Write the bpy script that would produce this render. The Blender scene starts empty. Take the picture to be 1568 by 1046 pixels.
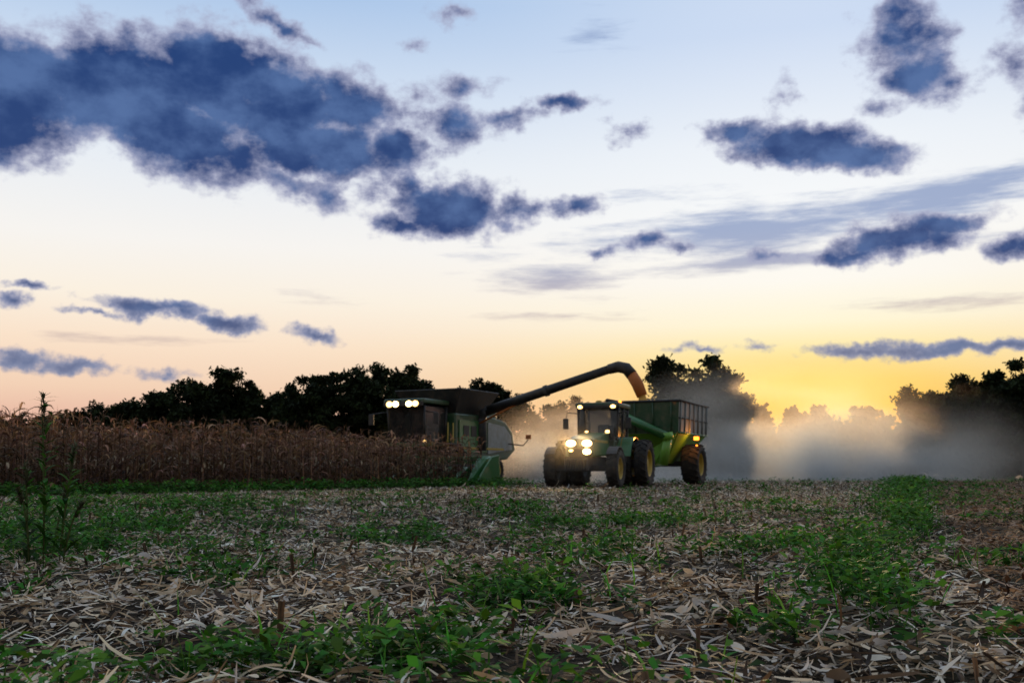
import bpy, math, random
import numpy as np
from mathutils import Vector, Matrix
random.seed(3); rng=np.random.default_rng(7)
sc=bpy.context.scene
sc.view_settings.view_transform='Standard'; sc.view_settings.look='None'; sc.view_settings.exposure=0
R=math.radians
def lin(c):
    return tuple((v/255/12.92 if v/255<=.04045 else ((v/255+.055)/1.055)**2.4) for v in c)+(1,)

# ---------------------------------------------------------------- camera
cd=bpy.data.cameras.new('camera'); cam=bpy.data.objects.new('camera',cd); sc.collection.objects.link(cam)
cam.location=(0,0,.6); cam.rotation_euler=(R(90+7.44),0,0)
cd.lens=35; cd.sensor_width=36; cd.clip_end=6000; cd.clip_start=.05
cd.dof.use_dof=True; cd.dof.focus_distance=4.6; cd.dof.aperture_fstop=5.6
sc.camera=cam

# ---------------------------------------------------------------- node helpers
def nodes(nt):
    def N(t,**k):
        n=nt.nodes.new(t)
        for a,b in k.items(): setattr(n,a,b)
        return n
    def S(sock,v):
        if hasattr(v,'is_linked') or hasattr(v,'links'): nt.links.new(v,sock)
        else: sock.default_value=v
    def M(op,a,b=None,c=None,clamp=False):
        n=N('ShaderNodeMath',operation=op); n.use_clamp=clamp
        S(n.inputs[0],a)
        if b is not None: S(n.inputs[1],b)
        if c is not None: S(n.inputs[2],c)
        return n.outputs[0]
    def SS(v,a,b,o0=0.,o1=1.):
        n=N('ShaderNodeMapRange',interpolation_type='SMOOTHSTEP'); S(n.inputs['Value'],v)
        n.inputs['From Min'].default_value=a; n.inputs['From Max'].default_value=b
        n.inputs['To Min'].default_value=o0; n.inputs['To Max'].default_value=o1
        return n.outputs[0]
    def MIX(f,a,b,bt='MIX'):
        n=N('ShaderNodeMix',data_type='RGBA',blend_type=bt)
        S(n.inputs[0],f); S(n.inputs[6],a); S(n.inputs[7],b); return n.outputs[2]
    def NOI(vec,scale,detail=5,rough=.55,col=False):
        n=N('ShaderNodeTexNoise'); 
        if vec is not None: S(n.inputs['Vector'],vec)
        n.inputs['Scale'].default_value=scale; n.inputs['Detail'].default_value=detail; n.inputs['Roughness'].default_value=rough
        return n.outputs['Color' if col else 'Fac']
    def RAMP(f,stops):
        n=N('ShaderNodeValToRGB'); S(n.inputs[0],f); cr=n.color_ramp
        while len(cr.elements)<len(stops): cr.elements.new(.5)
        for e,(p,c) in zip(cr.elements,stops): e.position=p; 
        for e,(p,c) in zip(cr.elements,stops): e.color=c
        return n.outputs[0]
    return N,S,M,SS,MIX,NOI,RAMP

# ---------------------------------------------------------------- world : dusk sky with clouds (direction space)
w=bpy.data.worlds.new('World'); sc.world=w; w.use_nodes=True; nt=w.node_tree; nt.nodes.clear()
N,S,M,SS,MIX,NOI,RAMP=nodes(nt)
SUN_AZ,SUN_EL=15.,4.5
tc=N('ShaderNodeTexCoord'); sep=N('ShaderNodeSeparateXYZ'); nt.links.new(tc.outputs['Generated'],sep.inputs[0])
X,Y,Z=sep.outputs
el=M('MULTIPLY',M('ARCSINE',Z),57.2958); az=M('MULTIPLY',M('ARCTAN2',X,Y),57.2958)
elf=M('DIVIDE',el,60.,clamp=True)
A=[(0,(205,145,132)),(2.5,(230,180,160)),(4.5,(243,209,182)),(7,(250,226,202)),(9.5,(251,240,224)),(12.5,(247,244,240)),(17,(232,238,245)),(21,(210,224,242)),(26,(172,199,233)),(36,(194,214,238)),(60,(196,214,238))]
B=[(0,(222,112,24)),(2,(249,168,44)),(3.5,(254,196,70)),(5,(254,213,108)),(6.5,(254,231,160)),(8.2,(254,245,214)),(10.5,(253,249,240)),(14,(249,250,250)),(18,(238,243,249)),(24,(205,220,243)),(40,(194,214,238))]
ra=RAMP(elf,[(p/60,lin(c)) for p,c in A]); rb=RAMP(elf,[(p/60,lin(c)) for p,c in B])
da=M('DIVIDE',M('SUBTRACT',az,17.),16.); g=M('EXPONENT',M('MULTIPLY',M('MULTIPLY',da,da),-1.))
sky=MIX(g,ra,rb)
def survey(px,py):
    a=(px-784)/1524; b=(523-py)/1524; p=R(7.44)
    y=math.cos(p)-b*math.sin(p); z=math.sin(p)+b*math.cos(p)
    return math.degrees(math.atan2(a,y)), math.degrees(math.asin(z/math.sqrt(a*a+y*y+z*z)))
K=.0376
cmb=N('ShaderNodeCombineXYZ'); nt.links.new(az,cmb.inputs[0]); nt.links.new(el,cmb.inputs[1]); P0=cmb.outputs[0]
wn=NOI(P0,.5,4,.6,col=True)
v1=N('ShaderNodeVectorMath',operation='SUBTRACT'); nt.links.new(wn,v1.inputs[0]); v1.inputs[1].default_value=(.5,.5,.5)
v2=N('ShaderNodeVectorMath',operation='MULTIPLY'); nt.links.new(v1.outputs[0],v2.inputs[0]); v2.inputs[1].default_value=(2.4,1.6,0)
v3=N('ShaderNodeVectorMath',operation='ADD'); nt.links.new(v2.outputs[0],v3.inputs[0]); nt.links.new(P0,v3.inputs[1]); P=v3.outputs[0]
CL=[(0,150,110,85,0,1.9),(80,115,90,50,0,1.5),(120,160,80,40,0,1.5),(200,135,130,80,0,1.9),(330,125,110,75,-8,1.9),(275,205,125,62,-15,1.8),(440,165,110,65,-10,1.8),(530,165,80,48,-10,1.3),
(480,225,150,48,-8,1.8),(605,228,66,36,0,1.3),(450,285,110,26,-8,.68),(340,265,120,26,-5,.6),(560,285,80,22,0,.55),(700,195,66,36,5,1.),(775,180,66,18,5,.85),(865,160,55,13,0,.9),(705,135,50,22,0,.5),(640,150,50,26,0,.45),
(690,325,105,42,0,1.6),(615,345,58,20,-10,1.1),(780,318,58,24,0,1.05),(875,318,48,17,0,.95),(625,282,42,24,-30,.8),
(425,38,58,17,-28,.85),(475,68,34,10,-20,.6),(690,22,44,14,0,.55),(632,72,24,13,0,.55),(960,202,32,18,0,.62),
(1220,218,116,32,-4,1.5),(1320,235,80,26,-8,1.25),(1130,205,52,17,-10,1.05),(1200,155,22,24,0,.5),
(1385,60,60,62,0,1.05),(1405,112,72,32,0,1.1),(1450,125,46,28,0,.75),(1565,60,30,80,0,.5),(1360,160,50,14,0,.55),
(1375,368,98,29,4,1.4),(1450,345,70,17,5,1.),(1310,393,62,12,0,.95),(1558,380,42,20,0,1.05),(985,372,28,13,0,.8),(920,384,30,9,0,.7),(1048,380,36,10,0,.62),(1190,395,50,9,0,.6),
(255,474,105,13,-5,1.05),(345,492,54,13,-5,.95),(15,462,30,11,0,.9),(42,441,38,6,0,.8),(140,478,38,6,0,.7),(485,511,44,11,-8,.8),
(35,553,44,14,0,.75),(112,560,70,13,0,.72),(250,574,50,10,-4,.58),
(1310,537,80,11,0,.8),(1450,534,110,9,0,.85),(1540,530,66,10,0,.85),(1155,534,30,9,0,.65),(1065,536,38,6,0,.55)]
CI=[(1150,352,270,38,3,1.2),(1450,300,200,32,6,1.2),(1200,398,300,14,2,1.),(850,430,120,24,-3,.9),(1480,462,150,13,0,.6),(480,455,70,10,-8,.4),(1000,300,120,10,0,.5),(860,485,150,8,0,.55),(220,520,120,8,0,.6),(750,395,90,12,0,.5),(915,52,60,24,0,.5)]
def field(lst,PV):
    cur=None
    for (px,py,rx,ry,rot,amp) in lst:
        a,e=survey(px,py)
        mp=N('ShaderNodeMapping',vector_type='TEXTURE'); nt.links.new(PV,mp.inputs[0])
        mp.inputs['Location'].default_value=(a,e,0); mp.inputs['Rotation'].default_value=(0,0,R(rot)); mp.inputs['Scale'].default_value=(rx*K*1.22,ry*K*1.3,1)
        ln=N('ShaderNodeVectorMath',operation='LENGTH'); nt.links.new(mp.outputs[0],ln.inputs[0])
        d=M('MULTIPLY_ADD',ln.outputs['Value'],-amp,amp)
        cur=d if cur is None else M('MAXIMUM',cur,d)
    return M('MAXIMUM',cur,-1.)
vc=M('MINIMUM',field(CL,P),1.15)
st=N('ShaderNodeVectorMath',operation='MULTIPLY'); nt.links.new(P0,st.inputs[0]); st.inputs[1].default_value=(1,1.4,1)
n1=NOI(st.outputs[0],.40,8,.6)
m=M('ADD',vc,M('MULTIPLY',M('SUBTRACT',n1,.5),2.0))
alpha=SS(m,-.04,.52); thick=SS(m,.2,.9)
n2=NOI(st.outputs[0],.24,5,.55)
deep=MIX(SS(n2,.38,.68),lin((12,54,114)),lin((76,106,158)))
ccol=MIX(thick,lin((166,169,196)),deep)
lowf=SS(el,4.,12.,1.,0.)
ccol=MIX(M('MULTIPLY',lowf,.6),ccol,lin((122,132,160)))
vi=field(CI,P0)
s2=N('ShaderNodeVectorMath',operation='MULTIPLY'); nt.links.new(P0,s2.inputs[0]); s2.inputs[1].default_value=(.35,2.4,1)
n3=NOI(s2.outputs[0],.5,7,.65)
ai=M('MULTIPLY',SS(M('ADD',vi,M('MULTIPLY',M('SUBTRACT',n3,.5),2.2)),.0,1.),.8)
cic=MIX(SS(el,7.,14.),lin((195,175,172)),lin((125,148,193)))
sky=MIX(ai,sky,cic)
sky=MIX(M('MULTIPLY',alpha,.97),sky,ccol)
east=SS(Y,-.6,.5,.5,1.)
sky=MIX(1.,sky,east,'MULTIPLY')
nis=N('ShaderNodeTexSky',sky_type='NISHITA'); nis.sun_disc=False; nis.sun_elevation=R(SUN_EL); nis.sun_rotation=R(SUN_AZ)
b1=N('ShaderNodeBackground'); nt.links.new(sky,b1.inputs[0]); b1.inputs[1].default_value=1.
b2=N('ShaderNodeBackground'); nt.links.new(nis.outputs[0],b2.inputs[0]); b2.inputs[1].default_value=.0006
ad=N('ShaderNodeAddShader'); nt.links.new(b1.outputs[0],ad.inputs[0]); nt.links.new(b2.outputs[0],ad.inputs[1])
o=N('ShaderNodeOutputWorld'); nt.links.new(ad.outputs[0],o.inputs[0])

# sun
sl=bpy.data.lights.new('sun','SUN'); sl.energy=4.5; sl.angle=R(2.5); sl.color=(1,.64,.33)
so=bpy.data.objects.new('sun',sl); sc.collection.objects.link(so)
sd=Vector((math.sin(R(SUN_AZ))*math.cos(R(SUN_EL)),math.cos(R(SUN_AZ))*math.cos(R(SUN_EL)),math.sin(R(SUN_EL))))
so.rotation_euler=sd.to_track_quat('Z','Y').to_euler(); so.location=(20,70,30)

# ---------------------------------------------------------------- materials
def newmat(n):
    m=bpy.data.materials.new(n); m.use_nodes=True; m.node_tree.nodes.clear(); return m
def paint(name,c,rough=.4,metal=0,dust=.35,dustc=(.22,.16,.1),coat=0,scale=3.,alpha=1):
    m=newmat(name); N,S,M,SS,MIX,NOI,RAMP=nodes(m.node_tree)
    t=N('ShaderNodeTexCoord'); f=NOI(t.outputs['Object'],scale,6,.65)
    col=MIX(M('MULTIPLY',SS(f,.4,.75),dust),tuple(c)+(1,),tuple(dustc)+(1,))
    b=N('ShaderNodeBsdfPrincipled'); S(b.inputs['Base Color'],col); S(b.inputs['Roughness'],SS(f,.3,.7,rough,min(1,rough+.3)))
    b.inputs['Metallic'].default_value=metal; b.inputs['Coat Weight'].default_value=coat; b.inputs['Alpha'].default_value=alpha
    o=N('ShaderNodeOutputMaterial'); m.node_tree.links.new(b.outputs[0],o.inputs[0]); return m
def emit(name,c,s):
    m=newmat(name); N,*_=nodes(m.node_tree); e=N('ShaderNodeEmission'); e.inputs[0].default_value=tuple(c)+(1,); e.inputs[1].default_value=s
    o=N('ShaderNodeOutputMaterial'); m.node_tree.links.new(e.outputs[0],o.inputs[0]); return m
def leafmat(name,trans=.25,rough=.6,tint=1.15):
    m=newmat(name); N,S,M,SS,MIX,NOI,RAMP=nodes(m.node_tree); L=m.node_tree.links
    a=N('ShaderNodeAttribute',attribute_name='Col')
    c=a.outputs['Color']
    b=N('ShaderNodeBsdfPrincipled'); S(b.inputs['Base Color'],c); b.inputs['Roughness'].default_value=rough; b.inputs['Specular IOR Level'].default_value=.15
    tr=N('ShaderNodeBsdfTranslucent'); S(tr.inputs[0],c); mx=N('ShaderNodeMixShader'); mx.inputs[0].default_value=trans
    L.new(b.outputs[0],mx.inputs[1]); L.new(tr.outputs[0],mx.inputs[2]); o=N('ShaderNodeOutputMaterial'); L.new(mx.outputs[0],o.inputs[0]); return m
M_straw=leafmat('straw',.2,.7); M_weed=leafmat('weed_leaf',.35,.75); M_corn=leafmat('dry_corn_leaf',.3,.7); M_tree=leafmat('tree_leaf',.15,.8)
M_bark=paint('bark',(.02,.015,.012),.9,dust=.3,dustc=(.04,.032,.025))
M_green=paint('green_paint',(.016,.13,.025),.3,dust=.25,coat=.4)
M_litgreen=paint('lit_green_paint',(.15,.36,.03),.35,dust=.3,coat=.3)  # cart green brightened as if backlit and headlit; light put into the colour
M_yel=paint('yellow_rim_paint',(.42,.28,.02),.4,dust=.45)
M_rub=paint('rubber',(.018,.017,.016),.85,dust=.6,dustc=(.1,.075,.05),scale=5)
M_blk=paint('black_plastic',(.015,.015,.015),.45,dust=.25)
M_gry=paint('grey_steel',(.25,.27,.26),.45,.2,dust=.4)
M_dgry=paint('dark_steel',(.05,.055,.06),.5,.4,dust=.4)
M_dkg=paint('dark_green_paint',(.013,.06,.02),.38,dust=.4,coat=.2)
M_gls=paint('cab_glass',(.015,.02,.022),.06,dust=.12,coat=.5,alpha=.72)
M_spout=paint('auger_spout_rubber',(.45,.13,.02),.6,dust=.25)
M_grain=paint('corn_grain',(.6,.33,.06),.8,dust=.2,scale=14)
M_hl=emit('headlight_lens',(1,.72,.30),9); M_hl2=emit('work_light_lens',(1,.60,.2),5); M_am=emit('amber_lamp',(1,.22,.02),5)

# ---------------------------------------------------------------- mesh helpers
def link(ob,parent=None):
    sc.collection.objects.link(ob)
    if parent: ob.parent=parent
    return ob
def empty(name,loc,rz=0):
    e=bpy.data.objects.new(name,None); e.location=loc; e.rotation_euler=(0,0,rz); e.empty_display_size=.3; return link(e)
def mesh(name,V,F,mat,parent=None,bev=0,smooth=False,loc=None):
    me=bpy.data.meshes.new(name); me.from_pydata([tuple(v) for v in V],[],F); me.update()
    if mat: me.materials.append(mat)
    ob=bpy.data.objects.new(name,me); link(ob,parent)
    import bmesh
    bm=bmesh.new(); bm.from_mesh(me); bmesh.ops.recalc_face_normals(bm,faces=bm.faces); bm.to_mesh(me); bm.free()
    if smooth: me.polygons.foreach_set('use_smooth',[True]*len(me.polygons))
    if bev:
        b=ob.modifiers.new('bevel','BEVEL'); b.width=bev; b.segments=2; b.limit_method='ANGLE'; b.angle_limit=R(35)
    return ob
HF=[(0,1,2,3),(7,6,5,4),(0,4,5,1),(1,5,6,2),(2,6,7,3),(3,7,4,0)]
def hexa(name,b,t,mat,parent,bev=.02):
    return mesh(name,list(b)+list(t),HF,mat,parent,bev)
def rect(x0,x1,y0,y1,z): return [(x0,y0,z),(x1,y0,z),(x1,y1,z),(x0,y1,z)]
def box(name,c,s,mat,parent,bev=.02,rot=(0,0,0)):
    x,y,z=[v/2 for v in s]; ob=hexa(name,rect(-x,x,-y,y,-z),rect(-x,x,-y,y,z),mat,parent,min(bev,min(s)*.3))
    ob.location=c; ob.rotation_euler=rot; return ob
def prism(name,prof,x0,x1,mat,parent,bev=.03):
    n=len(prof); V=[(x0,y,z) for y,z in prof]+[(x1,y,z) for y,z in prof]
    F=[tuple(range(n)),tuple(range(2*n-1,n-1,-1))]+[(i,(i+1)%n,n+(i+1)%n,n+i) for i in range(n)]
    return mesh(name,V,F,mat,parent,bev)
def tubegeo(pts,rad,seg=10,cap=True):
    pts=[Vector(p) for p in pts]; V=[];F=[]
    for i,p in enumerate(pts):
        d=(pts[min(i+1,len(pts)-1)]-pts[max(i-1,0)]).normalized()
        a=d.cross(Vector((0,0,1)) if abs(d.z)<.95 else Vector((0,1,0))).normalized(); b=d.cross(a)
        r=rad[i] if hasattr(rad,'__len__') else rad
        for k in range(seg):
            t=2*math.pi*k/seg; V.append(p+(a*math.cos(t)+b*math.sin(t))*r)
    for i in range(len(pts)-1):
        for k in range(seg):
            F.append((i*seg+k,i*seg+(k+1)%seg,(i+1)*seg+(k+1)%seg,(i+1)*seg+k))
    if cap: F.append(tuple(range(seg))); F.append(tuple(range(len(V)-seg,len(V))))
    return V,F
def tube(name,pts,rad,mat,parent,seg=12):
    V,F=tubegeo(pts,rad,seg); return mesh(name,V,F,mat,parent,0,True)
def lathe(name,prof,c,mat,parent,seg=40,extra=None):
    V=[];F=[];n=len(prof)
    for k in range(seg):
        t=2*math.pi*k/seg
        for x,r in prof: V.append((c[0]+x,c[1]+r*math.cos(t),c[2]+r*math.sin(t)))
    for k in range(seg):
        for i in range(n-1):
            a=k*n+i; b=((k+1)%seg)*n+i; F.append((a,a+1,b+1,b))
    if extra:
        for vs in extra:
            o=len(V); V+=vs; F+=[tuple(o+i for i in f) for f in HF]
    return mesh(name,V,F,mat,parent,0,False)
def wheel(name,c,Rr,W,parent,side):
    h=W/2; rr=Rr*.56
    prof=[(-h*.75,rr),(-h*.98,rr+.12*Rr),(-h,Rr*.82),(-h*.85,Rr*.93),(-h*.5,Rr*.955),(0,Rr*.965),(h*.5,Rr*.955),(h*.85,Rr*.93),(h,Rr*.82),(h*.98,rr+.12*Rr),(h*.75,rr)]
    ex=[]; nl=20
    for k in range(nl):
        for sgn in (-1,1):
            a0=2*math.pi*(k+(.5 if sgn>0 else 0))/nl; da=.18*1.0; th=.055
            def p(x,a,r): return (c[0]+x,c[1]+r*math.cos(a),c[2]+r*math.sin(a))
            bt=[p(0,a0,Rr*.94),p(0,a0+th,Rr*.94),p(sgn*h,a0+da+th,Rr*.88),p(sgn*h,a0+da,Rr*.88)]
            tp=[p(0,a0,Rr),p(0,a0+th,Rr),p(sgn*h*.98,a0+da+th,Rr*.97),p(sgn*h*.98,a0+da,Rr*.97)]
            ex.append(bt+tp)
    lathe(name+'_tyre',prof,c,M_rub,parent,40,ex)
    s=side
    lathe(name+'_rim',[(s*h*.72,rr*1.0),(s*h*.8,rr*.97),(s*h*.7,rr*.9),(s*h*.25,rr*.8),(s*h*.2,rr*.35),(s*h*.5,rr*.3),(s*h*.55,rr*.12),(s*h*.55,.001)],c,M_yel,parent,32)
    lathe(name+'_inner_rim',[(-s*h*.72,rr),(-s*h*.3,rr*.85),(-s*h*.25,.001)],c,M_dgry,parent,24)
def lamp(name,loc,size,mat,parent,power=0,spot=70,aim=(0,-1,-.12),color=(1,.68,.32)):
    box(name+'_housing',(loc[0],loc[1]+.05,loc[2]),(size[0]+.04,.09,size[1]+.04),M_blk,parent,.01)
    x,z=size[0]/2,size[1]/2; n=14
    V=[(loc[0]+x*math.cos(2*math.pi*i/n),loc[1]-.006,loc[2]+z*math.sin(2*math.pi*i/n)) for i in range(n)]+[(loc[0],loc[1]-.05,loc[2])]
    mesh(name+'_lens',V,[(i,(i+1)%n,n) for i in range(n)],mat,parent)
    if power:
        l=bpy.data.lights.new(name+'_beam','SPOT'); l.energy=power; l.spot_size=R(spot); l.spot_blend=.8; l.color=color; l.shadow_soft_size=.06
        ob=bpy.data.objects.new(name+'_beam',l); link(ob,parent); ob.location=(loc[0],loc[1]-.08,loc[2]); ob.rotation_euler=Vector(aim).to_track_quat('-Z','Y').to_euler()
def halo_vol(name,loc,scl,dens,parent):
    import bmesh
    me=bpy.data.meshes.new(name); bm=bmesh.new(); bmesh.ops.create_icosphere(bm,subdivisions=4,radius=1); bm.to_mesh(me); bm.free()
    ob=bpy.data.objects.new(name,me); link(ob,parent); ob.location=loc; ob.scale=scl
    m=newmat(name+'_volume'); N,S,M,SS,MIX,NOI,RAMP=nodes(m.node_tree)
    v=N('ShaderNodeVolumeScatter'); v.inputs['Color'].default_value=(1.,.85,.65,1); v.inputs['Anisotropy'].default_value=.2; v.inputs['Density'].default_value=dens
    o=N('ShaderNodeOutputMaterial'); m.node_tree.links.new(v.outputs[0],o.inputs['Volume']); me.materials.append(m)

class Strips:
    def __init__(s): s.V=[];s.F=[];s.C=[];s.n=0
    def add(s,P,az,pitch,L,W,col,nseg=3,dpitch=0,daz=0,roll=0,prof=None,tl=None):
        P=np.asarray(P,float); n=len(P)
        if n==0: return
        f=lambda v:np.broadcast_to(np.asarray(v,float),(n,)).copy()
        az,pitch,L,W,dpitch,daz,roll=map(f,(az,pitch,L,W,dpitch,daz,roll))
        if prof is None: prof=np.sin(np.linspace(.35,math.pi-.15,nseg+1))
        p=P.copy(); out=np.zeros((n,nseg+1,2,3))
        for k in range(nseg+1):
            a=az+daz*k/nseg; q=pitch+dpitch*k/nseg
            d=np.stack([np.cos(q)*np.cos(a),np.cos(q)*np.sin(a),np.sin(q)],1)
            s0=np.stack([-np.sin(a),np.cos(a),0*a],1); nn=np.cross(d,s0); rr=roll*(.5+k/nseg)
            sd=np.cos(rr)[:,None]*s0+np.sin(rr)[:,None]*nn
            out[:,k,0]=p-sd*(W*prof[k]/2)[:,None]; out[:,k,1]=p+sd*(W*prof[k]/2)[:,None]
            p=p+d*(L/nseg)[:,None]
        V=out.reshape(-1,3); m=2*(nseg+1)
        base=(np.arange(n)*m)[:,None,None]+ (np.arange(nseg)*2)[None,:,None]+np.array([0,1,3,2])[None,None,:]
        s.F.append((base+s.n).reshape(-1,4)); s.V.append(V); s.n+=len(V)
        col=np.asarray(col,float); 
        if col.ndim==1: col=np.tile(col,(n,1))
        if len(col)==1 and n>1: col=np.repeat(col,n,0)
        s.C.append(np.repeat(col,m,axis=0))
    def build(s,name,mat,parent=None):
        V=np.concatenate(s.V);F=np.concatenate(s.F);C=np.concatenate(s.C)
        me=bpy.data.meshes.new(name); me.vertices.add(len(V)); me.vertices.foreach_set('co',V.ravel())
        me.loops.add(F.size); me.loops.foreach_set('vertex_index',F.ravel().astype(np.int32))
        me.polygons.add(len(F)); me.polygons.foreach_set('loop_start',np.arange(0,F.size,4,dtype=np.int32))
        me.update(); at=me.color_attributes.new('Col','FLOAT_COLOR','POINT')
        at.data.foreach_set('color',np.concatenate([C,np.ones((len(C),1))],1).ravel())
        me.materials.append(mat); me.validate(); ob=bpy.data.objects.new(name,me); return link(ob,parent)
def vnoise(x,y,sc_,seed):
    r=np.random.default_rng(seed).random((256,256)); x=x/sc_+100; y=y/sc_+100
    i=np.floor(x).astype(int); j=np.floor(y).astype(int); u=x-i; v=y-j; u=u*u*(3-2*u); v=v*v*(3-2*v)
    g=lambda a,b:r[a%256,b%256]
    return (g(i,j)*(1-u)+g(i+1,j)*u)*(1-v)+(g(i,j+1)*(1-u)+g(i+1,j+1)*u)*v
def gz(x,y):
    x=np.asarray(x,float);y=np.asarray(y,float); d=np.hypot(x,y); fade=np.clip(1-(d-14)/20,0,1)
    return (vnoise(x,y,.55,1)-.5)*.08*fade+(vnoise(x,y,1.7,2)-.5)*.10*fade
def U(a,b,n): return rng.uniform(a,b,n)

# ---------------------------------------------------------------- ground
def axis(lo,hi,step,far):
    c=list(np.arange(lo,hi+1e-6,step)); s=step; v=hi
    while v<far: s*=1.12; v+=s; c.append(v)
    s=step; v=lo; pre=[]
    while v>-far: s*=1.12; v-=s; pre.append(v)
    return np.array(pre[::-1]+c)
xs=axis(-9,9,.13,1500); ys=axis(-1,18,.13,1500); gx,gy=np.meshgrid(xs,ys); zz=gz(gx,gy)
V=np.stack([gx.ravel(),gy.ravel(),zz.ravel()],1); nx,ny=len(xs),len(ys)
idx=np.arange(nx*ny).reshape(ny,nx); F=np.stack([idx[:-1,:-1],idx[:-1,1:],idx[1:,1:],idx[1:,:-1]],-1).reshape(-1,4)
me=bpy.data.meshes.new('ground'); me.vertices.add(len(V)); me.vertices.foreach_set('co',V.ravel()); me.loops.add(F.size); me.loops.foreach_set('vertex_index',F.ravel().astype(np.int32))
me.polygons.add(len(F)); me.polygons.foreach_set('loop_start',np.arange(0,F.size,4,dtype=np.int32)); me.update(); me.validate()
mg=newmat('field_soil'); N,S,M,SS,MIX,NOI,RAMP=nodes(mg.node_tree)
t=N('ShaderNodeTexCoord'); O=t.outputs['Object']; f1=NOI(O,1.3,6,.6); f2=NOI(O,28.,6,.7); f3=NOI(O,7.,5,.7)
c=MIX(SS(f2,.42,.62),(.018,.013,.009,1),(.06,.042,.028,1)); c=MIX(M('MULTIPLY',SS(f3,.52,.66),.4),c,(.3,.23,.16,1)); c=MIX(M('MULTIPLY',SS(f1,.5,.65),.35),c,(.03,.055,.015,1))
b=N('ShaderNodeBsdfPrincipled'); S(b.inputs['Base Color'],c); b.inputs['Roughness'].default_value=.95; b.inputs['Specular IOR Level'].default_value=.1
bp=N('ShaderNodeBump'); bp.inputs['Strength'].default_value=.8; bp.inputs['Distance'].default_value=.05; S(bp.inputs['Height'],f2); S(b.inputs['Normal'],bp.outputs[0])
o=N('ShaderNodeOutputMaterial'); mg.node_tree.links.new(b.outputs[0],o.inputs[0]); me.materials.append(mg)
link(bpy.data.objects.new('ground',me))

# ---------------------------------------------------------------- crop residue
PAL=np.array([(.92,.80,.65),(.78,.62,.43),(.52,.36,.21),(.68,.61,.54),(.18,.11,.062),(.05,.033,.023)]); 
def strawcol(x,y,n):
    right=x>(.4*y+.35)
    i=rng.choice(6,n,p=[.18,.20,.16,.10,.19,.17]); c=PAL[i]*U(.65,1.1,n)[:,None]
    c*=(.66+.6*vnoise(x,y,.9,41))[:,None]
    c=np.minimum(c,.88)
    c[right]*=np.array([.60,.48,.40]); return c
st_=Strips()
for (y0,y1,den,k) in [(1.2,5,1500,1),(5,9,850,1),(9,16,380,1.1),(16,30,135,1.5),(30,80,38,2.4)]:
  for kind in (0,1):
    xm=.62*y1+1.5; n=int(xm*(y1-y0)*den); x=U(-xm,xm,n); y=U(y0,y1,n)
    keep=(np.abs(x)<.62*y+1.3)&(vnoise(x,y,.5,11)*.6+vnoise(x,y,.16,12)*.4+U(-.25,.25,n)>.42); x=x[keep];y=y[keep]; n=len(x)
    L=U(.025,.12,n)*k**.6; lg=rng.random(n)<.10; L[lg]*=2.2; W=U(.003,.013,n)*k
    if kind: husk=rng.random(n)<.3; W[husk]*=2.6; L[husk]*=.85
    up=rng.random(n)<.02; pitch=rng.normal(.0,.2,n); pitch[up]=U(.3,.8,up.sum())
    z=gz(x,y)+U(.002,.05,n); z[up]-=.02
    prof=[.75,1,.95,1,.6] if kind==0 else [.35,.9,1,.8,.25]
    st_.add(np.stack([x,y,z],1),U(0,6.283,n),pitch,L,W,strawcol(x,y,n),4,dpitch=rng.normal(-.2,.5 if kind==0 else .85,n),daz=rng.normal(0,.5,n),roll=rng.normal(0,.7,n),prof=prof)
st_.build('crop_residue',M_straw)

# cut stalks in rows
ROW=R(24); rh=np.array([math.sin(ROW),math.cos(ROW)]); rt=np.array([math.cos(ROW),-math.sin(ROW)])
sx=[];
for i in range(-60,61):
    s=np.arange(-20,90,.21); s=s+U(-.07,.07,len(s)); p=s[:,None]*rh+ (i*.76+U(-.04,.04,len(s)))[:,None]*rt
    k=(p[:,1]>2.6)&(np.abs(p[:,0])<.62*p[:,1]+1)&(p[:,1]<50)&(rng.random(len(s))<.36); sx.append(p[k])
sx=np.concatenate(sx); n=len(sx); ss=Strips()
z=gz(sx[:,0],sx[:,1])-.02; hh=U(.04,.17,n); a=U(0,6.28,n); pt=R(90)-np.abs(rng.normal(0,.35,n)); cc=np.array([(.12,.075,.045)])*U(.4,1.8,n)[:,None]
for da in (0,R(90)):
    ss.add(np.c_[sx,z],a,pt,hh,U(.016,.026,n),cc,2,roll=da,prof=[1.,.9,.95])
nn=int(n*.5); j=rng.choice(n,nn); ss.add(np.c_[sx[j],z[j]+hh[j]*.6],U(0,6.28,nn),U(.0,.9,nn),U(.05,.14,nn),U(.01,.026,nn),np.array([.5,.4,.28])*U(.6,1.2,nn)[:,None],3,dpitch=-1.9,roll=rng.normal(0,.5,nn))
ss.build('corn_stubble',M_straw)

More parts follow.
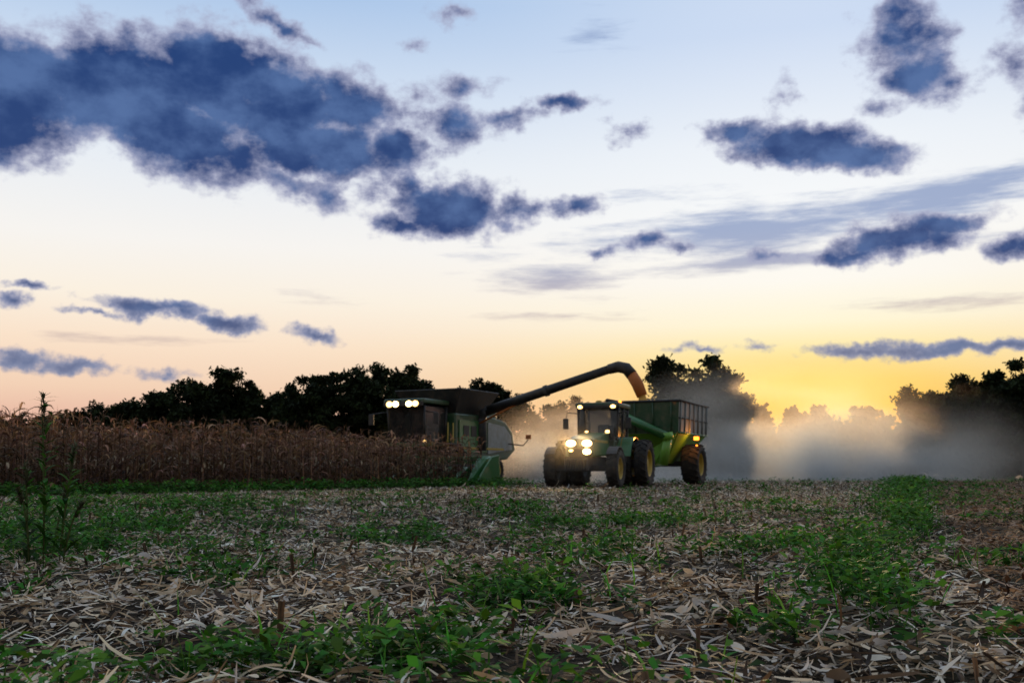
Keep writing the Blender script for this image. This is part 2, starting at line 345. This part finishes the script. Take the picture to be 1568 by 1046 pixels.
# ---------------------------------------------------------------- weeds
def greencol(n): 
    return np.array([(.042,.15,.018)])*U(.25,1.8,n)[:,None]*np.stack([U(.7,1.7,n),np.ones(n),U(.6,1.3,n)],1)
blobs=[(-1.0,9.3,.7),(1.3,11.7,1.1),(1.75,7.1,.5),(-.7,3.2,.38),(-.25,3.3,.28),(.2,4.6,.42),(-4,10.4,1.4),(-3.2,7.1,.9),(1.0,3.6,.22),(-4.5,15.8,1.6),(-.05,4.2,.25),(-2.2,6.2,.5),(-6.5,17,2.2),(-4.2,8.4,.9),(4.0,15,1.1),(.6,7.6,.45),(-.2,14,.9),(-1.4,5.4,.35),(-1.7,7.6,.4),(-1.3,3.6,.2),(.5,6.0,.35),(2.6,8.6,.4),(1.35,5.3,.25)]
def rowd(x,y): return np.abs(x-(.40*y-.25+.2*np.sin(y*.7)))
def wprob(x,y):
    p=.9*np.clip((vnoise(x,y,1.3,21)*.55+vnoise(x,y,.5,22)*.45-.54)*5,0,1)*.4
    for bx,by,br in blobs: p=np.maximum(p,np.exp(-(((x-bx)**2+((y-by)*.8)**2)/br**2)**1.5)*1.)
    p=p*np.clip((vnoise(x,y,.4,23)-.25)*2.2,0,1)
    return np.maximum(p,np.exp(-(rowd(x,y)/(.14+.014*y))**2)*np.clip(vnoise(x,y,.5,25)*1.6-.1,0,1)*(y>3.2))
wd=Strips()
def weeds(x,y,hmul,leaves,lw,maxh=.2):
    n=len(x); z=gz(x,y); H=U(.35,1,n)*maxh*hmul
    H=H*np.where(rowd(x,y)<.25+.015*y,1.5,1.)
    m=leaves
    for k in range(m):
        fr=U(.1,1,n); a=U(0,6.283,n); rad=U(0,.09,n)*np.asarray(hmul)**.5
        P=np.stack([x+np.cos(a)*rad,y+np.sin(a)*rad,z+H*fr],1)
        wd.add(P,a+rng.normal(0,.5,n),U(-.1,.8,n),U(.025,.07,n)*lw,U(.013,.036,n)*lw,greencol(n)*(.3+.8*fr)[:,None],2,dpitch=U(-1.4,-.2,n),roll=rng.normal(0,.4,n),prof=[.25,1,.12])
    wd.add(np.stack([x,y,z-.01],1),U(0,6.28,n),R(90)-np.abs(rng.normal(0,.25,n)),H,U(.004,.008,n),greencol(n)*.8,2,prof=[1,.8,.4])
for (y0,y1,den,lw,lv,hm) in [(2.,6,130,1.05,17,.85),(6,13,90,1.15,14,1.),(13,30,32,1.7,9,1.1),(30,75,9,3.0,7,1.4)]:
    xm=.62*y1+1.5; n=int(2*xm*(y1-y0)*den); x=U(-xm,xm,n); y=U(y0,y1,n)
    k=(np.abs(x)<.62*y+1.3)&(rng.random(n)<wprob(x,y)); weeds(x[k],y[k],hm,lv,lw)
CA=R(31); ch=np.array([-math.sin(CA),-math.cos(CA)]); ct=np.array([-math.cos(CA),math.sin(CA)]); A0=np.array([-1.2,42.0])
n=1500; s=U(-2,30,n); tt=rng.normal(-.35,.45,n); p=A0+s[:,None]*ch+tt[:,None]*ct; weeds(p[:,0],p[:,1],1.9,9,2.6)
n=26000; y=U(2,40,n)**1.0; x=U(-1,1,n)*(.62*y+1.2); k=rng.random(n)<wprob(x,y); x=x[k];y=y[k];n=len(x)
wd.add(np.stack([x,y,gz(x,y)],1),U(0,6.28,n),U(.7,1.5,n),U(.08,.25,n),U(.004,.009,n)*(1+y/15),greencol(n)*1.3,3,dpitch=U(-1.4,0,n))
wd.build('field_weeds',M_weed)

# tall weeds on the left
def stem(tw,x,y,h,lean,nl):
    n=nl; f=np.linspace(.12,1,n); 
    P=np.stack([x+lean*f**2,y+0*f,h*f],1)
    for q in range(2): tw.add([(x,y,0)],[0 if lean>0 else math.pi],[R(88)],[h],[.017],[(.09,.11,.04)],6,dpitch=-abs(lean)/h*1.5,roll=q*1.57,prof=[1,.95,.9,.8,.7,.5,.3])
    a=U(0,6.28,n*2); P2=np.repeat(P,2,0); Ls=np.repeat(.17*(1-.7*f)+.035,2)*U(.7,1.2,n*2)
    tw.add(P2,a,U(.2,.9,n*2),Ls,Ls*.2,greencol(n*2)*.8,3,dpitch=U(-1.5,-.4,n*2))
    m=110; fh=U(.8,1.03,m); tw.add(np.stack([x+lean*fh**2,np.full(m,y),h*fh],1),U(0,6.28,m),U(0,1.4,m),U(.02,.055,m),U(.008,.018,m),np.array([.13,.13,.07])*U(.4,1.4,m)[:,None],1,prof=[1,.3])
tw=Strips(); bx,by=-2.86,6.2
stem(tw,bx,by,1.05,-.06,34); stem(tw,bx+.05,by+.1,.74,.06,24); stem(tw,bx-.06,by-.06,.5,-.1,14); stem(tw,bx+.12,by,.4,.1,12)
tw.build('tall_weed',M_weed)
tw=Strips(); stem(tw,-3.15,6.6,.62,-.05,16); stem(tw,-3.05,6.75,.5,.07,12); tw.build('tall_weed',M_weed)

# ---------------------------------------------------------------- standing corn
cs=Strips(); pos=[]
for r in range(0,30):
    t0=r*.76; s=np.arange(0 if t0<9.3 else -34,30,.19); s=s+U(-.05,.05,len(s)); pos.append(np.c_[A0+s[:,None]*ch+(t0+U(-.06,.06,len(s)))[:,None]*ct,np.full(len(s),r)])
pos=np.concatenate(pos); pos=pos[(pos[:,1]>10)&(rng.random(len(pos))<.93)]
n=len(pos); rr_=pos[:,2]; H=(1.80+.012*np.clip(42-pos[:,1],0,30)+.5*(vnoise(pos[:,0],pos[:,1],3.,5)-.5))*U(.80,1.13,n); x,y=pos[:,0],pos[:,1]; z0=np.zeros(n); a0=U(0,6.28,n)
base=np.array([.165,.095,.055])
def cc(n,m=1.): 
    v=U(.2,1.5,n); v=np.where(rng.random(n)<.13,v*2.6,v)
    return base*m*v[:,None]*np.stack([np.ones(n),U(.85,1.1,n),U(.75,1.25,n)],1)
for q in (0,1.57): cs.add(np.c_[x,y,z0],a0,R(90)-np.abs(rng.normal(0,.05,n)),H*.95,.03,cc(n,.8),2,roll=q,prof=[1,.8,.4])
for k in range(11):
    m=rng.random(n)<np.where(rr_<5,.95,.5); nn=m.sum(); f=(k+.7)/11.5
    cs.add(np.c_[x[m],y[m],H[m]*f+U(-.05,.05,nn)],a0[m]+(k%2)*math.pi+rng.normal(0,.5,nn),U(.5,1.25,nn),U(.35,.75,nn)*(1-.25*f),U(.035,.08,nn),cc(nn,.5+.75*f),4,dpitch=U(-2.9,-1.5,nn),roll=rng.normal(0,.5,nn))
for k in range(5):
    m=rng.random(n)<.8; nn=m.sum(); cs.add(np.c_[x[m],y[m],H[m]*.93],U(0,6.28,nn),U(.8,1.5,nn),U(.12,.3,nn),.012,cc(nn,1.1),2,dpitch=U(-.9,.1,nn))
m=rng.random(n)<.8; nn=m.sum(); cs.add(np.c_[x[m],y[m],H[m]*U(.42,.55,nn)],U(0,6.28,nn),U(-1.2,.8,nn),U(.18,.25,nn),U(.05,.075,nn),np.array([.5,.4,.27])*U(.5,1.1,nn)[:,None],3,dpitch=-.6,prof=[.5,1,.8,.2])
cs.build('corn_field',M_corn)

# ---------------------------------------------------------------- trees
def tree(name,x,y,H,rad,seed,airy=0.,low=.18,parent_name=None):
    rg=np.random.default_rng(seed); rd=random.Random(seed)
    e=empty(name,(x,y,0)); V=[];F=[]
    def addt(p,r,s=7):
        v,f=tubegeo(p,r,s); o=len(V); V.extend(v); F.extend([tuple(i+o for i in q) for q in f])
    th=H*.62; tr=.022*H+.05
    trunk=[(0,0,-.1),(rd.uniform(-.1,.1),0,th*.35),(rd.uniform(-.3,.3),rd.uniform(-.3,.3),th*.7),(rd.uniform(-.4,.4),rd.uniform(-.4,.4),th)]
    addt(trunk,[tr,tr*.75,tr*.5,tr*.25],9)
    nc=int(30+rad*11); cl=[]
    while len(cl)<nc:
        v=rg.normal(size=3); v/=np.linalg.norm(v); q=rg.random()**.4
        zc=H*(low+(1-low)*.52)+v[2]*q*H*(1-low)*.47
        wdt=1-.3*max(0,(zc/H-.6)/.4)
        cl.append((v[0]*q*rad*wdt*.95,v[1]*q*rad*wdt*.95,min(zc,H*.96),rg.uniform(.08,.17)*rad+.22))
    for i in range(9):
        c=cl[rd.randrange(nc)]; k=rd.uniform(.3,.85); b=(trunk[2][0]*k,trunk[2][1]*k,th*k*.9)
        mid=(b[0]*.5+c[0]*.5,b[1]*.5+c[1]*.5,b[2]*.45+c[2]*.55+.3); addt([b,mid,c[:3]],[tr*.42,tr*.25,tr*.08],6)
    mesh('trunk_and_limbs',V,F,M_bark,e)
    S_=Strips()
    for c in cl:
        m=int((150 if airy==0 else 90)); d=rg.normal(size=(m,3)); d/=np.linalg.norm(d,axis=1)[:,None]; q=rg.random(m)**.5*rg.choice([1,1,1,1.35],m)
        P=np.array(c[:3])+d*q[:,None]*c[3]*np.array([1.25,1.25,.8])
        sz=rg.uniform(.09,.22,m)*(1+H/30); shade=rg.uniform(.5,1.9)
        col=np.array([.016,.024,.008])*shade*rg.uniform(.6,1.4,m)[:,None]
        S_.add(P,rg.uniform(0,6.28,m),rg.uniform(-1.2,1.2,m),sz*1.3,sz,col,1,roll=rg.uniform(-1.5,1.5,m),prof=[.8,.6])
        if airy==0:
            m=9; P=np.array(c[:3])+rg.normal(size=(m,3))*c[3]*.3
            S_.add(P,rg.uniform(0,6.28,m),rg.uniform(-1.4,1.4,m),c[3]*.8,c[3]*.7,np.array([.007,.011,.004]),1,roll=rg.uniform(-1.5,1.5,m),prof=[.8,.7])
    S_.build('crown',M_tree,e); return e
TL=[(60,640,45,75),(120,632,40,80),(165,620,40,84),(205,612,40,84),(255,598,44,84),(308,582,50,86),(352,566,46,86),(390,578,30,86),
(432,602,28,86),(462,576,38,84),(505,563,42,86),(550,555,42,86),(582,557,30,88),(622,562,36,84),(648,576,24,86),
(700,590,28,90),(748,578,36,90),(785,602,28,92),(835,624,36,125),(880,609,40,125),(918,618,28,125),
(1090,548,44,80),(1120,572,30,80),(1058,580,34,82),(1318,614,24,120),(1350,640,24,120),(1398,594,34,84),(1438,592,32,84),(1478,566,36,82),(1515,560,38,82),(1556,554,40,80),(1605,550,42,80),(1665,560,46,80),(-20,640,50,75),(-90,630,50,75)]
for i,(px,ty,hw,D) in enumerate(TL):
    tree('tree',(px-784)/1524*D,D*.99,(722-ty)/1524*D+.6,hw/1524*D*1.15,100+i)
tree('tree',(1022-784)/1524*78,78,(722-545)/1524*78+.6,38/1524*78*1.1,201,airy=1,low=.5)
hd=Strips()
def hedge(px0,px1,top,D,n,jit=4):
    px=U(px0,px1,n); d=D+U(-jit,jit,n); x=(px-784)/1524*d
    hz=((722-top)/1524*D+.6)*(.55+.7*vnoise(px,px*0,22.,31)); z=hz*rng.random(n)**.6
    sz=U(.2,.6,n)*D/90; col=np.array([.012,.017,.007])*U(.4,1.5,n)[:,None]
    hd.add(np.c_[x,d,z],U(0,6.28,n),U(-1.2,1.2,n),sz*1.2,sz,col,1,roll=U(-1.5,1.5,n),prof=[.9,.6])
hedge(-200,660,655,88,26000); hedge(640,960,672,96,11000); hedge(1120,1400,664,150,9000); hedge(1150,1320,646,170,9000,8); hedge(1350,1750,640,84,20000); hedge(950,1160,665,92,7000)
hd.build('hedgerow',M_tree)

# ---------------------------------------------------------------- tractor
T=empty('tractor',(3.65,39.7,0),R(-20))
for s in (-1,1):
    wheel('rear_wheel',(s*.98,0,.93),.93,.5,T,s); wheel('rear_dual_wheel',(s*1.62,0,.93),.93,.5,T,s)
    wheel('front_wheel',(s*1.18,-2.85,.72),.72,.45,T,s)
    pr=[(math.cos(a)*1.02,.93+math.sin(a)*1.02) for a in np.linspace(R(20),R(165),12)]; pr+=[(math.cos(a)*.98,.93+math.sin(a)*.98) for a in np.linspace(R(165),R(20),12)]
    x0,x1=sorted((s*.72,s*1.3)); prism('fender',pr,x0,x1,M_green,T,.0)
    pr=[(-2.85+math.cos(a)*.8,.72+math.sin(a)*.8) for a in np.linspace(R(30),R(140),9)]; pr+=[(-2.85+math.cos(a)*.77,.72+math.sin(a)*.77) for a in np.linspace(R(140),R(30),9)]
    x0,x1=sorted((s*.98,s*1.36)); prism('front_fender',pr,x0,x1,M_blk,T,.0)
    tube('mirror_arm',[(s*.8,-.85,2.85),(s*1.2,-1.05,2.9),(s*1.25,-1.05,2.6)],.02,M_blk,T,8); box('mirror',(s*1.25,-1.07,2.45),(.22,.06,.42),M_blk,T,.03)
box('rear_axle',(0,0,.93),(3.4,.3,.3),M_dgry,T); box('front_axle',(0,-2.85,.72),(2.3,.24,.22),M_dgry,T)
box('chassis',(0,-1.5,.92),(.55,3.6,.5),M_dgry,T,.04)
prism('hood',[(-.95,1.2),(-.95,2.1),(-1.8,2.05),(-2.9,1.9),(-3.35,1.78),(-3.5,1.6),(-3.52,1.2),(-3.4,1.12)],-.47,.47,M_green,T,.07)
box('grille',(0,-3.5,1.22),(.72,.1,.5),M_blk,T,.03)
for i in range(6): box('grille_slat',(0,-3.56,1.02+i*.075),(.66,.02,.02),M_dgry,T,.004)
box('hood_stripe',(.478,-2.2,1.72),(.012,1.9,.09),M_yel,T,.003); box('hood_stripe',(-.478,-2.2,1.72),(.012,1.9,.09),M_yel,T,.003)
for i in range(9): box('front_weight',(-.4+i*.1,-3.8,.85),(.08,.34,.42),M_dgry,T,.03)
box('weight_bracket',(0,-3.55,.85),(.5,.4,.25),M_green,T)
box('cab_base',(0,-.2,1.55),(1.35,1.5,.55),M_dkg,T,.05)
hexa('cab_glass',rect(-.74,.74,-.95,.62,1.83),rect(-.8,.8,-.8,.72,3.05),M_gls,T,.03)
for s in (-1,1):
    for (y0,y1) in ((-.97,-.82),(-.1,0),(.64,.74)):
        tube('cab_pillar',[(s*.755,y0,1.8),(s*.815,y1,3.08)],.045,M_blk,T,8)
box('cab_seat',(0,.15,2.1),(.5,.45,.7),M_blk,T,.08); tube('steering_column',[(0,-.75,1.8),(0,-.5,2.3)],.04,M_blk,T,8)
box('cab_roof',(0,-.05,3.17),(1.78,1.95,.2),M_dkg,T,.08); box('cab_roof_visor',(0,-1.0,3.1),(1.6,.14,.14),M_blk,T,.03)
tube('exhaust',[(-.58,-1.12,1.9),(-.58,-1.12,2.95),(-.58,-1.05,3.12)],[.085,.07,.06],M_dgry,T); tube('exhaust_muffler',[(-.58,-1.12,2.0),(-.58,-1.12,2.6)],.11,M_blk,T)
tube('air_intake',[(.6,-1.12,1.8),(.6,-1.12,2.35)],.08,M_blk,T)
box('fuel_tank',(.85,-1.1,.9),(.5,1.0,.55),M_blk,T,.08); box('battery_box',(-.85,-1.1,.9),(.45,.9,.5),M_blk,T,.06)
for i in range(3): box('cab_step',(1.0,-.62,.55+i*.3),(.4,.22,.04),M_dgry,T,.008)
tube('handrail',[(.85,-.95,1.2),(1.0,-1.0,2.0),(.85,-1.0,2.3)],.018,M_yel,T,8)
tube('beacon',[(.6,.3,3.27),(.6,.3,3.42)],.06,M_am,T,10); tube('gps_dome',[(0,-.7,3.26),(0,-.7,3.36)],[.16,.1],M_yel,T,14)
lamp('headlight',(-.3,-3.56,1.62),(.38,.25),M_hl,T,800,75,(-.1,-1,-.1)); lamp('headlight',(.3,-3.56,1.62),(.38,.25),M_hl,T,800,75,(.1,-1,-.1))
lamp('headlight_low',(.3,-3.57,1.32),(.32,.22),M_hl,T); lamp('headlight_low',(-.3,-3.57,1.36),(.16,.1),M_hl2,T)
lamp('belt_light',(.42,-1.02,2.14),(.2,.12),M_hl2,T); lamp('belt_light',(-.42,-1.02,2.14),(.14,.07),M_hl2,T)
lamp('roof_light',(-.66,-1.08,3.1),(.22,.14),M_hl2,T,60,100); lamp('roof_light',(.66,-1.08,3.1),(.22,.14),M_hl2,T)
halo_vol('added_headlight_halo',(.05,-4.0,1.45),(2.0,1.1,1.3),.03,T)  # added scattering ellipsoid, put in to give the headlights a halo
box('drawbar',(0,1.0,.55),(.14,1.4,.1),M_dgry,T)
for s in (-1,1): tube('lift_arm',[(s*.3,.5,.8),(s*.45,1.3,.65)],.05,M_dgry,T,8)

# ---------------------------------------------------------------- grain cart
C=empty('grain_cart',(5.8,43.6,0),R(-25))
bt=rect(-1.5,1.5,0,4.8,2.25); tp=rect(-1.58,1.58,-.08,4.88,3.62)
V=bt+tp; Fw=[HF[2],HF[3],HF[4],HF[5]]
mesh('bin_upper',V,Fw,M_gry,C).modifiers.new('s','SOLIDIFY').thickness=.05
hexa('bin_hopper',rect(-.55,.55,1.3,3.5,.95),rect(-1.5,1.5,0,4.8,2.245),M_litgreen,C,.02)
mesh('front_panel',[(-1.5,-.03,2.27),(1.5,-.03,2.27),(1.58,-.11,3.6),(-1.58,-.11,3.6)],[(0,1,2,3)],M_dkg,C).modifiers.new('s','SOLIDIFY').thickness=.03
for i in range(4): tube('front_rib',[(-1.2+i*.8,-.06,2.27),(-1.25+i*.83,-.15,3.58)],.03,M_dkg,C,6)
for s in (-1,1):
    for i in range(7):
        y=.15+i*.75; tube('side_rib',[(s*1.535,y,2.25),(s*1.615,y,3.6)],.035,M_gry,C,6)
    tube('top_rail',[(s*1.6,-.12,3.64),(s*1.6,4.92,3.64)],.055,M_blk,C,8); tube('mid_rail',[(s*1.56,-.05,2.9),(s*1.56,4.85,2.9)],.03,M_dgry,C,8)
    tube('lower_rail',[(s*1.52,-.02,2.27),(s*1.52,4.82,2.27)],.05,M_green,C,8)
    wheel('cart_wheel',(s*1.5,2.45,.92),.92,.8,C,s)
    tube('axle_strut',[(s*.9,2.45,1.0),(s*1.25,2.45,2.2)],.07,M_green,C,8); tube('tongue_beam',[(s*.55,1.3,.95),(s*.35,-.2,.85),(-.55,-2.6,.6)],.09,M_green,C,8)
    tube('front_brace',[(s*.45,-.1,.9),(s*1.2,-.05,2.25)],.05,M_litgreen,C,8)
for y in (-.12,4.92): tube('end_rail',[(-1.6,y,3.64),(1.6,y,3.64)],.055,M_blk,C,8)
box('axle',(0,2.45,.95),(3.0,.25,.25),M_dgry,C)
tube('roll_tarp',[(-1.68,-.1,3.72),(-1.68,4.9,3.72)],.1,M_blk,C,12)
tube('unload_auger_lower',[(.9,-.35,.9),(1.15,-.4,2.1)],.2,M_litgreen,C,14); tube('unload_auger_upper',[(1.1,-.48,2.1),(-.9,-.55,3.05)],.19,M_green,C,14)
tube('auger_hinge',[(1.15,-.4,1.95),(1.1,-.42,2.25)],.26,M_litgreen,C,14); box('auger_spout',(-1.0,-.55,2.85),(.4,.4,.5),M_blk,C,.05)
mesh('front_gusset',[(.2,-.06,1.5),(1.45,-.06,2.24),(1.0,-.06,1.2),(.6,-.06,.95)],[(0,1,2,3)],M_litgreen,C).modifiers.new('s','SOLIDIFY').thickness=.04
for i in range(6): box('ladder_rung',(-.9,-.17,1.3+i*.35),(.36,.03,.03),M_gry,C,.005)
for s in (-1,1): tube('ladder_rail',[(-.9+s*.19,-.17,1.1),(-.9+s*.19,-.2,3.5)],.02,M_gry,C,6)
gv=[];gf=[];q=13
for j in range(q):
    for i in range(q):
        x=-1.5+3*i/(q-1); y=.02+4.7*j/(q-1); gv.append((x,y,3.15+.5*math.exp(-((x/1.1)**2+((y-1.3)/1.3)**2))+random.uniform(-.02,.02)))
gf=[(j*q+i,j*q+i+1,(j+1)*q+i+1,(j+1)*q+i) for j in range(q-1) for i in range(q-1)]
mesh('grain_heap',gv,gf,M_grain,C,0,True)
box('marker_lamp_bracket',(1.7,1.75,2.05),(.3,.06,.06),M_blk,C,.01); tube('marker_lamp',[(1.84,1.68,1.98),(1.84,1.68,2.14)],.12,M_am,C,12); tube('marker_lamp_small',[(1.84,1.72,1.72),(1.84,1.72,1.78)],.04,M_am,C,10)
l=bpy.data.lights.new('marker_glow','POINT'); l.energy=30; l.color=(1,.35,.06); l.shadow_soft_size=.08; lo=bpy.data.objects.new('marker_glow',l); link(lo,C); lo.location=(1.9,1.5,2.05)

# ---------------------------------------------------------------- combine harvester
H_=empty('combine_harvester',(-4.1,46.4,0),R(-28))
for s in (-1,1):
    wheel('drive_wheel',(s*1.5,0,.95),.95,.75,H_,s); wheel('steer_wheel',(s*1.35,4.3,.65),.65,.5,H_,s)
prism('body',[(.5,1.0),(.5,3.3),(3.9,3.3),(5.4,3.1),(6.2,2.6),(6.5,1.7),(5.6,1.2)],-1.4,1.4,M_dkg,H_,.08)
for s in (-1,1):
    prism('side_panel',[(.8,1.5),(.8,3.0),(3.4,3.0),(3.4,1.5)],s*1.41,s*1.46,M_green,H_,.015)
    prism('rear_side_panel',[(3.5,1.45),(3.5,2.98),(5.2,2.85),(5.9,2.4),(6.0,1.7)],s*1.41,s*1.46,M_gry,H_,.015)
    for y in (1.4,2.1,2.8): box('panel_vent',(s*1.475,y,2.5),(.02,.5,.5),M_blk,H_,.005)
    box('side_stripe',(s*1.475,3.0,1.7),(.02,4.2,.1),M_yel,H_,.004)
V=rect(-1.25,1.25,.75,3.3,3.3)+rect(-1.85,1.85,.25,3.9,4.4)
mesh('grain_tank_extension',V,[HF[2],HF[3],HF[4],HF[5]],M_blk,H_).modifiers.new('s','SOLIDIFY').thickness=.05
box('engine_deck',(0,4.2,3.4),(2.4,1.3,.35),M_dkg,H_,.06); tube('exhaust_stack',[(-.9,4.2,3.5),(-.9,4.2,4.1)],.09,M_dgry,H_)
box('cab_floor',(0,-.45,1.8),(1.9,1.9,.2),M_green,H_,.04)
hexa('cab_glass',rect(-.9,.9,-1.35,.4,1.92),rect(-.98,.98,-1.5,.42,3.55),M_gls,H_,.04)
for s in (-1,1):
    tube('cab_pillar',[(s*.92,-1.36,1.9),(s*1.0,-1.5,3.56)],.05,M_blk,H_,8); tube('cab_pillar',[(s*.92,.35,1.9),(s*1.0,.38,3.56)],.06,M_blk,H_,8)
    tube('mirror_arm',[(s*1.0,-1.4,3.3),(s*1.7,-1.7,3.2)],.025,M_blk,H_,8); box('mirror',(s*1.75,-1.72,2.95),(.26,.06,.5),M_blk,H_,.03)
box('cab_roof',(0,-.6,3.75),(2.2,2.2,.22),M_dkg,H_,.08); box('cab_roof_visor',(0,-1.72,3.62),(2.1,.1,.2),M_blk,H_,.02)
box('cab_seat',(0,-.1,2.3),(.6,.5,.8),M_blk,H_,.08)
for i,x in enumerate((-.7,-.36,.36,.7)): lamp('work_light',(x,-1.8,3.62),(.34,.27),M_hl2 if i in(0,3) else M_hl,H_,120 if i in(0,3) else 0,80,(.1*x,-1,-.25),(1,.65,.3))
lamp('work_light_low',(1.0,-1.45,1.95),(.16,.12),M_hl2,H_,60,100)
lamp('work_light_low',(-.6,-1.45,1.9),(.12,.08),M_hl2,H_)
hexa('feeder_house',rect(-.7,.7,-2.3,-1.9,.45),rect(-.7,.7,-.5,.3,1.75),M_green,H_,.03)
box('platform',(1.45,-.2,1.85),(.8,1.2,.06),M_dgry,H_,.01)
for s in (0,1): tube('ladder_rail',[(1.85,-.7+s*.45,.5),(1.75,-.7+s*.45,1.9),(1.75,-.7+s*.45,2.8)],.025,M_yel,H_,8)
for i in range(4): box('ladder_step',(1.83,-.48,.55+i*.33),(.12,.45,.03),M_dgry,H_,.006)
hexa('header_frame',rect(-4.75,4.75,-2.35,-2.1,.45),rect(-4.75,4.75,-2.3,-2.1,1.25),M_green,H_,.03)
box('header_trough',(0,-2.65,.5),(9.4,.6,.12),M_green,H_); tube('cross_auger',[(-4.6,-2.6,.75),(4.6,-2.6,.75)],.16,M_dgry,H_,12)
for i in range(13):
    x=-4.7+i*.783; e_=i in(0,12); wv=.3 if e_ else .24; zt=1.15 if e_ else .8
    hexa('row_snout',[(x-wv,-2.75,.35),(x+wv,-2.75,.35),(x+wv,-2.45,.35),(x-wv,-2.45,.35)] ,[(x-wv*.8,-2.8,zt),(x+wv*.8,-2.8,zt),(x+wv*.8,-2.4,zt+.08),(x-wv*.8,-2.4,zt+.08)],M_green,H_,.05)
    hexa('row_snout_nose',[(x-.03,-4.0,.08),(x+.03,-4.0,.08),(x+wv,-2.76,.33),(x-wv,-2.76,.33)],[(x-.03,-3.97,.14),(x+.03,-3.97,.14),(x+wv*.8,-2.8,zt),(x-wv*.8,-2.8,zt)],M_green,H_,.03)
prism('header_end_shield',[(-3.9,.12),(-3.2,.75),(-2.6,1.22),(-2.0,1.3),(-1.9,.4),(-2.6,.2)],5.02,5.1,M_green,H_,.02)
prism('header_end_shield',[(-3.9,.12),(-3.2,.75),(-2.6,1.22),(-2.0,1.3),(-1.9,.4),(-2.6,.2)],-5.1,-5.02,M_green,H_,.02)
tube('auger_riser',[(1.5,2.8,1.6),(1.5,2.8,3.1),(1.6,2.8,3.4),(1.9,2.8,3.55)],.24,M_dgry,H_,14)
tube('unloading_auger',[(1.8,2.8,3.5),(8.2,2.8,5.22)],[.24,.2],M_blk,H_,18)
tube('auger_bend',[(8.15,2.8,5.21),(8.6,2.8,5.3),(9.0,2.8,5.2),(9.25,2.8,4.9)],[.23,.26,.27,.27],M_blk,H_,16)
tube('auger_spout',[(9.22,2.8,4.95),(9.5,2.8,4.5),(9.72,2.8,3.95)],[.25,.27,.24],M_spout,H_,14)
tube('auger_collar',[(4.9,2.8,4.33),(5.05,2.8,4.37)],.27,M_dgry,H_,16); tube('auger_strut',[(1.5,2.6,2.9),(3.6,2.75,3.85)],.05,M_spout,H_,8)
tube('grain_stream',[(9.7,2.8,4.0),(9.85,2.8,3.3)],[.14,.3],M_grain,H_,12)
tube('rear_marker_arm',[(1.4,5.6,2.0),(2.3,5.6,1.9),(2.6,5.6,2.2)],.03,M_blk,H_,8); box('rear_marker',(2.6,5.6,2.32),(.3,.05,.22),M_spout,H_,.02)
tube('tank_rail',[(-1.3,3.4,3.3),(-1.3,3.4,4.0),(1.3,3.4,4.0),(1.3,3.4,3.3)],.025,M_yel,H_,8)

# ---------------------------------------------------------------- dust clouds (real scattering volumes)
def dust(name,loc,scl,dens,rz=0,seedoff=0):
    import bmesh
    me=bpy.data.meshes.new(name); bm=bmesh.new(); bmesh.ops.create_icosphere(bm,subdivisions=3,radius=1); bm.to_mesh(me); bm.free()
    ob=bpy.data.objects.new(name,me); link(ob); ob.location=loc; ob.scale=scl; ob.rotation_euler=(0,0,rz)
    m=newmat(name+'_volume'); N,S,M,SS,MIX,NOI,RAMP=nodes(m.node_tree); L=m.node_tree.links
    t=N('ShaderNodeTexCoord'); ln=N('ShaderNodeVectorMath',operation='LENGTH'); L.new(t.outputs['Object'],ln.inputs[0])
    fall=SS(ln.outputs['Value'],.1,.98,1.,0.)
    mp=N('ShaderNodeMapping'); L.new(t.outputs['Object'],mp.inputs[0]); mp.inputs['Location'].default_value=(seedoff,seedoff*2,0)
    nz=NOI(mp.outputs[0],2.6,2,.6); d=M('MULTIPLY',M('MULTIPLY',fall,SS(nz,.36,.64,.1,1.)),dens)
    v=N('ShaderNodeVolumeScatter'); v.inputs['Color'].default_value=(1.,.84,.66,1); v.inputs['Anisotropy'].default_value=.5; S(v.inputs['Density'],d)
    o=N('ShaderNodeOutputMaterial'); L.new(v.outputs[0],o.inputs['Volume']); me.materials.append(m); m.cycles.volume_step_rate=2.
dust('dust_cloud',(18,68,.3),(21,13,8.4),.26)
dust('dust_cloud',(4.,54,.6),(8,6,4.6),.3,seedoff=3)
